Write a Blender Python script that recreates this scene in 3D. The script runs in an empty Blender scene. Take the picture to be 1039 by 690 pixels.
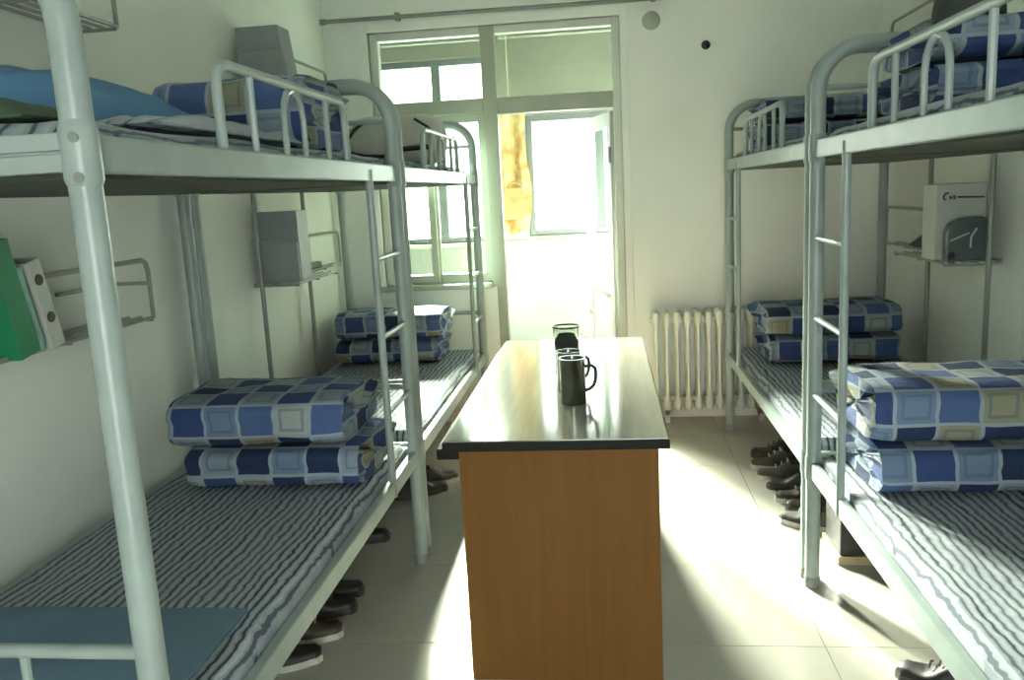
import bpy, bmesh, math, random
from mathutils import Vector, Matrix, noise
random.seed(7)
PI = math.pi
S = bpy.context.scene
C = S.collection

# ------------------------------------------------------------------ camera
F_PX, ROLL, PITCH, YAW, EYE = 845.0, math.atan(.0516), math.atan(150/845.), math.radians(6.67), 1.5
f0 = Vector((-math.sin(YAW), math.cos(YAW), 0)); r0 = Vector((math.cos(YAW), math.sin(YAW), 0)); up0 = Vector((0, 0, 1))
fw = f0*math.cos(PITCH) - up0*math.sin(PITCH)
dn = -up0*math.cos(PITCH) - f0*math.sin(PITCH)
cr = r0*math.cos(ROLL) + dn*math.sin(ROLL)
cu = -(dn*math.cos(ROLL) - r0*math.sin(ROLL))
cam = bpy.data.cameras.new('camera'); co = bpy.data.objects.new('camera', cam); C.objects.link(co)
M = Matrix((cr, cu, -fw)).transposed().to_4x4(); M.translation = (0, 0, EYE); co.matrix_world = M
cam.sensor_width = 36; cam.lens = 36*F_PX/1039.0; cam.clip_start = .02
S.camera = co

# ------------------------------------------------------------------ light
w = bpy.data.worlds.new('sky'); S.world = w; w.use_nodes = True
bg = w.node_tree.nodes['Background']; bg.inputs[0].default_value = (.92, 1.0, .96, 1); bg.inputs[1].default_value = 3.5
sun = bpy.data.lights.new('sun', 'SUN'); sun.energy = 85; sun.angle = math.radians(24); sun.color = (1, .97, .86)
so = bpy.data.objects.new('sun', sun); C.objects.link(so)
so.rotation_euler = Vector((.32, -.86, -.42)).to_track_quat('-Z', 'Y').to_euler()
S.view_settings.view_transform = 'Standard'; S.view_settings.look = 'None'
S.view_settings.gamma = 1; S.view_settings.use_curve_mapping = False
S.view_settings.exposure = 1.72

# ------------------------------------------------------------------ materials
def nmat(name, col, rough=.6, metal=0, spec=.5):
    m = bpy.data.materials.new(name); m.use_nodes = True
    b = m.node_tree.nodes['Principled BSDF']
    b.inputs['Base Color'].default_value = (*col, 1); b.inputs['Roughness'].default_value = rough
    b.inputs['Metallic'].default_value = metal; b.inputs['Specular IOR Level'].default_value = spec
    return m, m.node_tree, b
def N(nt, t, **kw):
    n = nt.nodes.new(t)
    for k, v in kw.items(): setattr(n, k, v)
    return n
def val(nt, sock, v):
    if hasattr(v, 'is_output'): nt.links.new(v, sock)
    else: sock.default_value = v
def mth(nt, op, a, b=None, c=None):
    n = N(nt, 'ShaderNodeMath', operation=op)
    for i, v in enumerate((a, b, c)):
        if v is not None: val(nt, n.inputs[i], v)
    return n.outputs[0]
def mix(nt, f, a, b):
    n = N(nt, 'ShaderNodeMix', data_type='RGBA')
    val(nt, n.inputs[0], f)
    for i, v in ((6, a), (7, b)):
        if hasattr(v, 'is_output'): nt.links.new(v, n.inputs[i])
        else: n.inputs[i].default_value = (*v, 1)
    return n.outputs[2]
def ramp(nt, f, stops, interp='LINEAR'):
    n = N(nt, 'ShaderNodeValToRGB'); r = n.color_ramp; r.interpolation = interp
    while len(r.elements) < len(stops): r.elements.new(.5)
    for e, (p, c) in zip(r.elements, stops): e.position = p; e.color = (*c, 1)
    nt.links.new(f, n.inputs[0]); return n.outputs[0]
def speckle(name, col, rough=.6, amt=.15, scale=6, metal=0, bump=0, bscale=60, spec=.5, detail=4):
    m, nt, b = nmat(name, col, rough, metal, spec)
    tc = N(nt, 'ShaderNodeTexCoord'); nz = N(nt, 'ShaderNodeTexNoise'); nz.inputs['Scale'].default_value = scale; nz.inputs['Detail'].default_value = detail
    nt.links.new(tc.outputs['Object'], nz.inputs['Vector'])
    lo = tuple(c*(1-amt) for c in col); hi = tuple(min(1, c*(1+amt)) for c in col)
    nt.links.new(ramp(nt, nz.outputs['Fac'], [(.3, lo), (.7, hi)]), b.inputs['Base Color'])
    if bump:
        n2 = N(nt, 'ShaderNodeTexNoise'); n2.inputs['Scale'].default_value = bscale; n2.inputs['Detail'].default_value = 3
        nt.links.new(tc.outputs['Object'], n2.inputs['Vector'])
        bp = N(nt, 'ShaderNodeBump'); bp.inputs['Strength'].default_value = bump; bp.inputs['Distance'].default_value = .01
        nt.links.new(n2.outputs['Fac'], bp.inputs['Height']); nt.links.new(bp.outputs[0], b.inputs['Normal'])
    return m
MT = {}
MT['wall'] = speckle('wall_paint', (.82, .85, .79), .75, .05, 1.3, bump=.08, bscale=25)
MT['ceil'] = speckle('ceiling_paint', (.80, .81, .75), .8, .04, 1.5)
MT['metal'] = speckle('painted_steel', (.29, .345, .325), .32, .10, 9)
MT['metal_dk'] = speckle('grey_steel', (.22, .24, .215), .4, .12, 9)
MT['wire'] = speckle('shelf_wire', (.30, .31, .27), .4, .1, 9)
MT['sheetmetal'] = speckle('shelf_sheet', (.27, .29, .30), .45, .08, 6)
MT['board'] = speckle('bed_board', (.045, .052, .036), .8, .3, 7)
MT['tile'] = speckle('floor_tile', (.47, .46, .395), .16, .06, 3.0)
MT['grout'] = speckle('grout', (.40, .39, .34), .9, .1, 20)
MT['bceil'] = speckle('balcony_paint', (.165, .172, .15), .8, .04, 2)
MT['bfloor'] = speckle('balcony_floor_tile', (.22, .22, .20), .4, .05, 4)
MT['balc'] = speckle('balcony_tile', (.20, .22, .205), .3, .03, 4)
MT['pvc'] = speckle('window_frame_paint', (.36, .39, .31), .4, .06, 5)
MT['frame'] = speckle('outer_frame_paint', (.62, .65, .57), .45, .05, 5)
MT['doorpaint'] = speckle('door_paint', (.46, .49, .46), .4, .04, 5)
MT['black'] = speckle('black_rubber', (.012, .012, .012), .45, .3, 20)
MT['blackedge'] = speckle('table_edge', (.010, .010, .008), .6, .2, 20, spec=.2)
MT['shoe'] = speckle('shoe_leather', (.020, .019, .018), .5, .4, 20)
MT['shoebr'] = speckle('shoe_brown', (.055, .045, .032), .6, .4, 20)
MT['shoegrey'] = speckle('shoe_canvas', (.075, .075, .065), .8, .3, 30)
MT['sole'] = speckle('shoe_sole', (.55, .55, .47), .6, .15, 20)
MT['soledk'] = speckle('shoe_sole_dark', (.04, .04, .035), .6, .2, 20)
MT['rad'] = speckle('radiator_paint', (.70, .71, .62), .4, .08, 8)
MT['blue'] = speckle('blue_cotton', (.085, .21, .38), .85, .18, 5, bump=.3, bscale=18)
MT['bluepale'] = speckle('pale_blue_cloth', (.13, .22, .30), .9, .1, 6, bump=.3, bscale=18)
MT['green'] = speckle('army_green_cloth', (.06, .10, .06), .9, .2, 7, bump=.3)
MT['olive'] = speckle('olive_cloth', (.24, .22, .10), .9, .25, 12, bump=.3)
MT['bag'] = speckle('grey_bag_cloth', (.50, .52, .46), .85, .12, 8, bump=.3)
MT['darkbag'] = speckle('dark_cap_cloth', (.055, .065, .06), .85, .3, 14, bump=.3)
MT['bookg'] = speckle('green_cover', (.010, .20, .085), .35, .2, 5)
MT['bookg2'] = speckle('pale_green_cover', (.20, .42, .34), .4, .2, 9)
MT['white'] = speckle('white_card', (.48, .50, .45), .6, .06, 6)
MT['grey'] = speckle('grey_card', (.36, .39, .37), .6, .06, 6)
MT['ink'] = speckle('ink', (.05, .05, .04), .6, .1, 6)
MT['pouch'] = speckle('dark_grey_plastic', (.075, .10, .10), .35, .2, 10)
MT['steel'] = speckle('brushed_steel', (.22, .23, .21), .12, .12, 12, metal=1)
MT['card'] = speckle('cardboard', (.45, .36, .22), .8, .1, 8)
MT['cream'] = speckle('cream_wool', (.62, .63, .56), .9, .12, 10, bump=.3)

def wood():
    m, nt, b = nmat('wood_laminate', (.42, .2, .07), .6, 0, .2)
    tc = N(nt, 'ShaderNodeTexCoord'); mp = N(nt, 'ShaderNodeMapping'); mp.inputs['Scale'].default_value = (26, 26, 1.1)
    nt.links.new(tc.outputs['Object'], mp.inputs[0])
    nz = N(nt, 'ShaderNodeTexNoise'); nz.inputs['Scale'].default_value = 1.6; nz.inputs['Detail'].default_value = 6; nz.inputs['Distortion'].default_value = .6
    nt.links.new(mp.outputs[0], nz.inputs['Vector'])
    nt.links.new(ramp(nt, nz.outputs['Fac'], [(.2, (.150, .066, .0145)), (.5, (.17, .076, .017)), (.8, (.185, .085, .020))]), b.inputs['Base Color'])
    return m
MT['wood'] = wood()
def tabletop():
    m, nt, b = nmat('table_laminate', (.36, .35, .28), .11, 0, .85)
    tc = N(nt, 'ShaderNodeTexCoord'); mp = N(nt, 'ShaderNodeMapping'); mp.inputs['Scale'].default_value = (40, 2, 2)
    nt.links.new(tc.outputs['Object'], mp.inputs[0])
    nz = N(nt, 'ShaderNodeTexNoise'); nz.inputs['Scale'].default_value = 1.5; nz.inputs['Detail'].default_value = 5
    nt.links.new(mp.outputs[0], nz.inputs['Vector'])
    nt.links.new(ramp(nt, nz.outputs['Fac'], [(.3, (.26, .25, .20)), (.7, (.31, .30, .245))]), b.inputs['Base Color'])
    return m
MT['top'] = tabletop()
def quiltmat(seed):
    m, nt, b = nmat('patchwork_cotton_%d' % seed, (.3, .4, .6), .9)
    uv = N(nt, 'ShaderNodeUVMap'); sx = N(nt, 'ShaderNodeSeparateXYZ'); nt.links.new(uv.outputs[0], sx.inputs[0])
    cell = .122
    u = mth(nt, 'ADD', mth(nt, 'DIVIDE', sx.outputs[0], cell), seed*3.37)
    v = mth(nt, 'ADD', mth(nt, 'DIVIDE', sx.outputs[1], cell*.92), seed*1.71)
    fu, fv = mth(nt, 'FLOOR', u), mth(nt, 'FLOOR', v)
    cb = N(nt, 'ShaderNodeCombineXYZ'); nt.links.new(fu, cb.inputs[0]); nt.links.new(fv, cb.inputs[1])
    wn = N(nt, 'ShaderNodeTexWhiteNoise', noise_dimensions='2D'); nt.links.new(cb.outputs[0], wn.inputs['Vector'])
    par = mth(nt, 'ABSOLUTE', mth(nt, 'MODULO', mth(nt, 'ADD', fu, fv), 2.0))
    darkc = ramp(nt, wn.outputs['Value'], [(0, (0.014, 0.029, 0.083)), (.45, (0.032, 0.061, 0.180)), (.8, (0.065, 0.115, 0.259))], 'CONSTANT')
    palec = ramp(nt, wn.outputs['Value'], [(0, (0.216, 0.274, 0.338)), (.4, (0.317, 0.360, 0.338)), (.62, (0.259, 0.259, 0.180)), (.82, (0.144, 0.209, 0.317))], 'CONSTANT')
    dd = mth(nt, 'MAXIMUM', mth(nt, 'ABSOLUTE', mth(nt, 'SUBTRACT', mth(nt, 'FRACT', u), .5)), mth(nt, 'ABSOLUTE', mth(nt, 'SUBTRACT', mth(nt, 'FRACT', v), .5)))
    ring = mth(nt, 'MULTIPLY', mth(nt, 'GREATER_THAN', dd, .27), mth(nt, 'LESS_THAN', dd, .35))
    pale2 = mix(nt, ring, palec, mix(nt, .45, palec, (0.065, 0.101, 0.173)))
    col = mix(nt, mth(nt, 'GREATER_THAN', par, .5), pale2, darkc)
    col = mix(nt, mth(nt, 'GREATER_THAN', dd, .455), col, (0.288, 0.338, 0.396))
    nz = N(nt, 'ShaderNodeTexNoise'); nz.inputs['Scale'].default_value = 38; nt.links.new(uv.outputs[0], nz.inputs['Vector'])
    bp = N(nt, 'ShaderNodeBump'); bp.inputs['Strength'].default_value = .5; bp.inputs['Distance'].default_value = .01
    nt.links.new(nz.outputs['Fac'], bp.inputs['Height']); nt.links.new(bp.outputs[0], b.inputs['Normal'])
    nt.links.new(col, b.inputs['Base Color']); return m
QM = [quiltmat(i) for i in range(5)]
def sheetmat(name, pitch, base, light, dark, dk=.30):
    m, nt, b = nmat(name, base, .9)
    tc = N(nt, 'ShaderNodeTexCoord'); sx = N(nt, 'ShaderNodeSeparateXYZ'); nt.links.new(tc.outputs['Object'], sx.inputs[0])
    mp = N(nt, 'ShaderNodeMapping'); mp.inputs['Scale'].default_value = (5, 3.0, 3); nt.links.new(tc.outputs['Object'], mp.inputs[0])
    n1 = N(nt, 'ShaderNodeTexNoise'); n1.inputs['Scale'].default_value = 1.6; n1.inputs['Detail'].default_value = 3; nt.links.new(mp.outputs[0], n1.inputs['Vector'])
    mp2 = N(nt, 'ShaderNodeMapping'); mp2.inputs['Scale'].default_value = (12, 24, 12); nt.links.new(tc.outputs['Object'], mp2.inputs[0])
    n2 = N(nt, 'ShaderNodeTexNoise'); n2.inputs['Scale'].default_value = 1.4; n2.inputs['Detail'].default_value = 1; nt.links.new(mp2.outputs[0], n2.inputs['Vector'])
    x = mth(nt, 'ADD', sx.outputs[0], mth(nt, 'ADD', mth(nt, 'MULTIPLY', n1.outputs['Fac'], .045), mth(nt, 'MULTIPLY', n2.outputs['Fac'], .013)))
    q = mth(nt, 'DIVIDE', x, pitch); f = mth(nt, 'FRACT', q)
    wn = N(nt, 'ShaderNodeTexWhiteNoise', noise_dimensions='1D'); nt.links.new(mth(nt, 'FLOOR', q), wn.inputs['W'])
    col = ramp(nt, f, [(0, dark), (dk, dark), (dk+.06, base), (.58, light), (.74, light), (.8, base), (.96, base), (1, dark)])
    col = mix(nt, mth(nt, 'MULTIPLY', wn.outputs['Value'], .35), col, base)
    nt.links.new(col, b.inputs['Base Color'])
    n3 = N(nt, 'ShaderNodeTexNoise'); n3.inputs['Scale'].default_value = 22; nt.links.new(tc.outputs['Object'], n3.inputs['Vector'])
    bp = N(nt, 'ShaderNodeBump'); bp.inputs['Strength'].default_value = .35; bp.inputs['Distance'].default_value = .012
    nt.links.new(n3.outputs['Fac'], bp.inputs['Height']); nt.links.new(bp.outputs[0], b.inputs['Normal'])
    return m
MT['sheet'] = sheetmat('striped_sheet', .026, (.28, .315, .36), (.42, .46, .48), (.035, .045, .07), .24)
MT['sheet2'] = sheetmat('pale_striped_sheet', .045, (.30, .35, .39), (.42, .47, .48), (.06, .09, .13), .14)
def yellowcloth():
    m, nt, b = nmat('yellow_print_cloth', (.7, .6, .3), .9)
    tc = N(nt, 'ShaderNodeTexCoord'); nz = N(nt, 'ShaderNodeTexNoise'); nz.inputs['Scale'].default_value = 9; nz.inputs['Detail'].default_value = 2
    nt.links.new(tc.outputs['Object'], nz.inputs['Vector'])
    nt.links.new(ramp(nt, nz.outputs['Fac'], [(.36, (.30, .15, .05)), (.45, (.40, .28, .11)), (.55, (.48, .42, .22)), (.7, (.52, .49, .34))]), b.inputs['Base Color'])
    tr = N(nt, 'ShaderNodeBsdfTranslucent'); tr.inputs[0].default_value = (.30, .26, .15, 1)
    mx = N(nt, 'ShaderNodeMixShader'); mx.inputs[0].default_value = .3
    nt.links.new(b.outputs[0], mx.inputs[1]); nt.links.new(tr.outputs[0], mx.inputs[2])
    nt.links.new(mx.outputs[0], nt.nodes['Material Output'].inputs[0]); return m
MT['yellow'] = yellowcloth()
def glass():
    m = bpy.data.materials.new('window_glass'); m.use_nodes = True; nt = m.node_tree; nt.nodes.remove(nt.nodes['Principled BSDF'])
    t = N(nt, 'ShaderNodeBsdfTransparent'); t.inputs[0].default_value = (.93, .97, .93, 1)
    g = N(nt, 'ShaderNodeBsdfGlossy'); g.inputs['Roughness'].default_value = .03
    mx = N(nt, 'ShaderNodeMixShader'); mx.inputs[0].default_value = .025
    nt.links.new(t.outputs[0], mx.inputs[1]); nt.links.new(g.outputs[0], mx.inputs[2]); nt.links.new(mx.outputs[0], nt.nodes['Material Output'].inputs[0])
    return m
MT['glass'] = glass()
def cupglass():
    m, nt, b = nmat('cup_glass', (.8, .84, .8), .04); b.inputs['Transmission Weight'].default_value = 1; b.inputs['IOR'].default_value = 1.2; return m
MT['cupglass'] = cupglass()
def tube_em():
    m, nt, b = nmat('lamp_tube', (1, 1, 1), .5); b.inputs['Emission Color'].default_value = (.74, .92, 1, 1); b.inputs['Emission Strength'].default_value = LAMP; return m
LAMP = 0.0
MT['tube'] = tube_em()

# ------------------------------------------------------------------ mesh helpers
class MB:
    def frame(s, x0, x1, y0, y1, z0, z1, l, r, b, t):
        s.box(x0, x0+l, y0, y1, z0, z1).box(x1-r, x1, y0, y1, z0, z1)
        if b: s.box(x0+l, x1-r, y0, y1, z0, z0+b)
        if t: s.box(x0+l, x1-r, y0, y1, z1-t, z1)
        return s
    def __init__(s): s.v = []; s.f = []; s.uv = None
    def box(s, x0, x1, y0, y1, z0, z1):
        b = len(s.v); x0, x1 = sorted((x0, x1)); y0, y1 = sorted((y0, y1)); z0, z1 = sorted((z0, z1))
        s.v += [(x, y, z) for x in (x0, x1) for y in (y0, y1) for z in (z0, z1)]
        s.f += [tuple(b+i for i in q) for q in ((0,1,3,2),(4,6,7,5),(0,4,5,1),(2,3,7,6),(0,2,6,4),(1,5,7,3))]
        return s
    def tube(s, pts, r, n=10, cap=True):
        pts = [Vector(p) for p in pts]; b0 = len(s.v)
        t = (pts[1]-pts[0]).normalized(); a = t.orthogonal().normalized()
        for i, p in enumerate(pts):
            if i == 0: d = pts[1]-pts[0]
            elif i == len(pts)-1: d = pts[-1]-pts[-2]
            else: d = (pts[i]-pts[i-1]).normalized()+(pts[i+1]-pts[i]).normalized()
            d.normalize(); q = t.rotation_difference(d); a = q @ a; t = d; bb = t.cross(a)
            rr = r[i] if isinstance(r, (list, tuple)) else r
            for k in range(n):
                an = 2*PI*k/n; s.v.append(tuple(p+a*math.cos(an)*rr+bb*math.sin(an)*rr))
        for i in range(len(pts)-1):
            for k in range(n):
                k2 = (k+1) % n; s.f.append((b0+i*n+k, b0+i*n+k2, b0+(i+1)*n+k2, b0+(i+1)*n+k))
        if cap:
            s.f.append(tuple(b0+k for k in reversed(range(n)))); e = b0+(len(pts)-1)*n; s.f.append(tuple(e+k for k in range(n)))
        return s
    def lathe(s, prof, c=(0, 0, 0), n=24, axis='z'):
        b0 = len(s.v)
        for (r, h) in prof:
            for k in range(n):
                a = 2*PI*k/n; p = (r*math.cos(a), r*math.sin(a), h)
                if axis == 'y': p = (p[0], p[2], p[1])
                if axis == 'x': p = (p[2], p[0], p[1])
                s.v.append((c[0]+p[0], c[1]+p[1], c[2]+p[2]))
        for i in range(len(prof)-1):
            for k in range(n):
                k2 = (k+1) % n; s.f.append((b0+i*n+k, b0+i*n+k2, b0+(i+1)*n+k2, b0+(i+1)*n+k))
        s.f.append(tuple(b0+k for k in reversed(range(n)))); e = b0+(len(prof)-1)*n; s.f.append(tuple(e+k for k in range(n)))
        return s
    def prism(s, poly, y0, y1, ax='y'):
        # polygon (a, b) extruded along ax; for y: (x, z), for x: (y, z)
        b = len(s.v); n = len(poly)
        for h in (y0, y1):
            for (p, q) in poly: s.v.append((p, h, q) if ax == 'y' else (h, p, q))
        s.f.append(tuple(b+i for i in range(n))); s.f.append(tuple(b+n+i for i in reversed(range(n))))
        for i in range(n): j = (i+1) % n; s.f.append((b+i, b+n+i, b+n+j, b+j))
        return s
    def build(s, name, mat, parent=None, loc=(0, 0, 0), bevel=0, smooth=True, rz=0):
        me = bpy.data.meshes.new(name); me.from_pydata(s.v, [], s.f)
        if s.uv:
            l = me.uv_layers.new(name='UVMap')
            for lp in me.loops: l.data[lp.index].uv = s.uv[lp.vertex_index]
        bm = bmesh.new(); bm.from_mesh(me); bmesh.ops.recalc_face_normals(bm, faces=bm.faces)
        if bevel: bmesh.ops.bevel(bm, geom=[e for e in bm.edges if len(e.link_faces) == 2 and e.calc_face_angle() > .6], offset=bevel, segments=2, affect='EDGES', profile=.6)
        for fc in bm.faces: fc.smooth = smooth
        bm.to_mesh(me); bm.free()
        if bevel and bevel < .01:
            for p_ in me.polygons: p_.use_smooth = False
        elif smooth and hasattr(me, 'set_sharp_from_angle'): me.set_sharp_from_angle(angle=.7)
        me.materials.append(MT[mat] if isinstance(mat, str) else mat)
        o = bpy.data.objects.new(name, me); C.objects.link(o); o.location = loc; o.rotation_euler = (0, 0, rz); o.parent = parent
        return o
def tag(o, label=None, cat=None, group=None, kind=None):
    if label: o['label'] = label
    if cat: o['category'] = cat
    if group: o['group'] = group
    if kind: o['kind'] = kind
    return o
def empty(name, loc=(0, 0, 0), rz=0):
    o = bpy.data.objects.new(name, None); C.objects.link(o); o.location = loc; o.rotation_euler = (0, 0, rz); o.empty_display_size = .1; return o
def copy_tree(o, parent=None):
    c = o.copy(); C.objects.link(c); c.parent = parent
    for ch in list(o.children): copy_tree(ch, c)
    return c
def arc(c, r, a0, a1, n, plane='xz'):
    out = []
    for i in range(n+1):
        a = a0+(a1-a0)*i/n; p, q = r*math.cos(a), r*math.sin(a)
        out.append((c[0]+p, c[1], c[2]+q) if plane == 'xz' else (c[0], c[1]+p, c[2]+q))
    return out
def struct(o, label, cat): return tag(o, label, cat, kind='structure')

# ------------------------------------------------------------------ room shell
XL, XR, YF, YB, ZC = -1.72, 1.66, 5.35, -.75, 2.95
flo = MB().box(XL-.12, XR+.12, YB, YF+.12, -.06, -.006).build('floor', 'grout', smooth=False)
struct(flo, 'pale beige polished tile floor of the dormitory room', 'floor')
tb = MB(); T = .6; tb.box(0, T-.0025, 0, T-.0025, -.0065, 0)
tile0 = tb.build('floor_tile', 'tile', flo, bevel=.0008); first = True
y = 2.57-T*6
while y < YF:
    x = -.53-T*2
    while x < XR:
        if x+T > XL-.02 and y+T > YB:
            if first: o = tile0; first = False
            else: o = tile0.copy(); C.objects.link(o)
            o.location = (x, y, 0)
        x += T
    y += T
struct(MB().box(XL-.12, XL, YB, YF+.12, -.01, ZC).build('wall_left', 'wall', smooth=False), 'grey green painted wall behind the left bunk beds', 'wall')
struct(MB().box(XR, XR+.12, YB, YF+.12, -.01, ZC).build('wall_right', 'wall', smooth=False), 'grey green painted wall behind the right bunk beds', 'wall')
struct(MB().box(XL, -.43, YB-.12, YB, -.01, ZC).box(.43, XR, YB-.12, YB, -.01, ZC).box(-.43, .43, YB-.12, YB, 2.1, ZC).build('wall_rear', 'wall', smooth=False), 'painted rear wall with an added unseen doorway that lets in light', 'wall')  # unseen doorway added so skylight reaches the near side of the room
struct(MB().box(XL-.12, XR+.12, YB-1.4, YB, -.06, -.003).build('floor_added_rear', 'bfloor', smooth=False), 'tiled floor added outside the unseen rear doorway', 'floor')
struct(MB().frame(-.49, .49, YB-.13, YB+.015, 0, 2.16, .06, .06, 0, .06).build('trim_3', 'pvc', bevel=.004), 'painted frame of the added unseen rear doorway', 'trim')
struct(MB().box(XL-.12, XR+.12, YB-.12, YF+.12, ZC, ZC+.1).build('ceiling', 'ceil', smooth=False), 'white painted ceiling of the dormitory room', 'ceiling')
WX0, WX1, WT, MX0, MX1, SILL = -1.44, .127, 2.52, -.735, -.645, .93
struct(MB().box(XL, WX0, YF, YF+.12, -.01, ZC).box(WX1, XR, YF, YF+.12, -.01, ZC).box(WX0, WX1, YF, YF+.12, WT, ZC).box(WX0, MX0+.03, YF, YF+.12, -.01, SILL-.03)
       .build('wall_far', 'wall', smooth=False), 'painted far wall around the balcony door and window', 'wall')

# window and door unit in the far wall
wi = empty('window_1', (0, YF, 0)); struct(wi, 'painted window and transom unit over the balcony doorway', 'window')
fr = MB(); d0, d1 = .015, .085
fr.box(WX0, WX0+.055, d0, d1, SILL, WT).box(WX1-.05, WX1, d0, d1, 0, WT).box(WX0+.055, MX0, d0, d1, WT-.05, WT).box(MX1, WX1-.05, d0, d1, WT-.05, WT)
fr.build('frame', 'frame', wi, bevel=.006)
MB().box(MX0, MX1, d0-.01, d1+.01, 0, WT).build('mullion', 'pvc', wi, bevel=.006)
MB().box(WX0+.055, MX0, d0-.005, d1+.005, 2.0, 2.09).box(MX1, WX1-.05, d0-.005, d1+.005, 1.985, 2.085).build('transom_bar', 'pvc', wi, bevel=.006)
MB().box(WX0-.03, MX0+.01, -.05, d1, SILL-.035, SILL).build('window_sill', 'pvc', wi, bevel=.008)
MB().box(WX0+.05, MX0+.005, .045, .051, 2.085, WT-.045).build('pane', 'glass', wi, smooth=False)
MB().box(MX1-.005, WX1-.045, .045, .051, 2.08, WT-.045).build('pane', 'glass', wi, smooth=False)
for (a, b) in ((WX0+.055, -1.085), (-1.115, MX0)):
    s = MB(); t = .045
    yy = .03 if a < -1.2 else .055
    s.frame(a, b, yy, yy+.03, SILL, 2.0, t, t, .06, .05)
    so_ = s.build('sash', 'pvc', wi, bevel=.004)
    MB().box(a+t-.005, b-t+.005, yy+.012, yy+.017, SILL+.055, 1.955).build('pane', 'glass', so_, smooth=False)
MB().box(-1.105, -1.085, .02, .03, 1.42, 1.50).build('latch', 'pvc', wi, bevel=.003)
# architrave around the unit
tr = MB().box(WX0-.06, WX0, -.012, .02, SILL-.05, WT+.06).box(WX1, WX1+.05, -.012, .02, 0, WT+.06).box(WX0, WX1, -.012, .02, WT, WT+.06)
struct(tr.build('trim_1', 'wall', bevel=.004, loc=(0, YF-.0, 0)), 'plain painted trim around the balcony door and window', 'trim')
# door leaf swung out onto the balcony
do = empty('door_1', (WX1-.055, YF+.09, 0), 0)
struct(do, 'pale glazed balcony door standing open outward', 'door'); DW = .69
do.rotation_euler = (0, 0, math.radians(-75))       # leaf runs along local -x
lf = MB().frame(-DW, 0, -.02, .02, .03, 1.97, .085, .085, .13, .09).box(-DW+.085, -.085, -.02, .02, .80, .90)
lf.build('leaf_frame', 'doorpaint', do, bevel=.004)
MB().box(-DW+.08, -.08, -.008, .008, .155, .805).build('lower_panel', 'doorpaint', do, bevel=.003)
MB().box(-DW+.08, -.08, -.003, .003, .895, 1.885).build('pane', 'glass', do, smooth=False)
hd = MB().box(-DW+.03, -DW+.06, -.028, -.018, .95, 1.09).tube([(-DW+.045, -.02, 1.03), (-DW+.045, -.06, 1.03), (-DW+.14, -.06, 1.03)], .008)
tag(hd.build('handle', 'metal_dk', do, bevel=0), 'dark lever handle on back plate')
MB().lathe([(.0001, 0), (.022, 0), (.022, .012), (.0001, .012)], (-DW+.05, -.03, .62), 14, 'y').build('lock', 'metal_dk', do)
for z in (.3, 1.7): MB().tube([(0, -.024, z-.05), (0, -.024, z+.05)], .009, 8).build('hinge', 'metal_dk', do)

# ------------------------------------------------------------------ balcony
BX0, BX1, BY0, BY1, BZ = -1.84, 1.3, YF+.12, 6.75, 2.78
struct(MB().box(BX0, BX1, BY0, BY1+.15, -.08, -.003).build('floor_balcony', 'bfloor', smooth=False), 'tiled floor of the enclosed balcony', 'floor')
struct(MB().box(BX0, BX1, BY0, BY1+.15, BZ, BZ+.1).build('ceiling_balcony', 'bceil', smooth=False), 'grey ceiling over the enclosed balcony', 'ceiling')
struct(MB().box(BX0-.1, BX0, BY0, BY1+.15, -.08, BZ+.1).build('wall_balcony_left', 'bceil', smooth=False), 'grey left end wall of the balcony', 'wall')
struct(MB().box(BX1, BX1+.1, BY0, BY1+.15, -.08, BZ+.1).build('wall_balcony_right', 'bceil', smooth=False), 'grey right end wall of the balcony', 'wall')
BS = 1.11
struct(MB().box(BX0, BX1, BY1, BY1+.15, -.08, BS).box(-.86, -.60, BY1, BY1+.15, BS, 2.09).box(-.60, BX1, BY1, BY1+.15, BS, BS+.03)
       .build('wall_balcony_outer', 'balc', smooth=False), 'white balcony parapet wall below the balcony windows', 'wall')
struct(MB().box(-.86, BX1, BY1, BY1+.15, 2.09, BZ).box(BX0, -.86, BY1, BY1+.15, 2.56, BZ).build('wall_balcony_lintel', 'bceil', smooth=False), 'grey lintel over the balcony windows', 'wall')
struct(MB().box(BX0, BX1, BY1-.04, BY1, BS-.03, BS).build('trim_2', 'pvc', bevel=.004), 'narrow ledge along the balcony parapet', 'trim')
def bwin(n, x0, x1, z0, z1, ms, label):
    r = empty('window_%d' % n, (0, BY1+.04, 0)); struct(r, label, 'window')
    f = MB(); t = .05
    f.frame(x0, x1, 0, .06, z0, z1, t, t, t, t)
    f.build('frame', 'pvc2', r, bevel=.005)
    xs = [x0+t]+list(ms)+[x1-t]
    for m_ in ms: MB().box(m_-.035, m_+.035, -.005, .065, z0+.04, z1-.04).build('mullion', 'pvc2', r, bevel=.005)
    for a, b in zip(xs, xs[1:]): MB().box(a-.005, b+.005, .028, .033, z0+t-.005, z1-t+.005).build('pane', 'glass', r, smooth=False)
MT['pvc2'] = speckle('balcony_window_frame', (.09, .11, .118), .4, .05, 5)
bwin(2, BX0+.02, -.86, BS, 2.56, (-1.30,), 'tall balcony window seen through the left panes')
bwin(3, -.60, BX1-.02, BS+.03, 2.09, (-.02, .62), 'wide balcony window seen through the open door')
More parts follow.
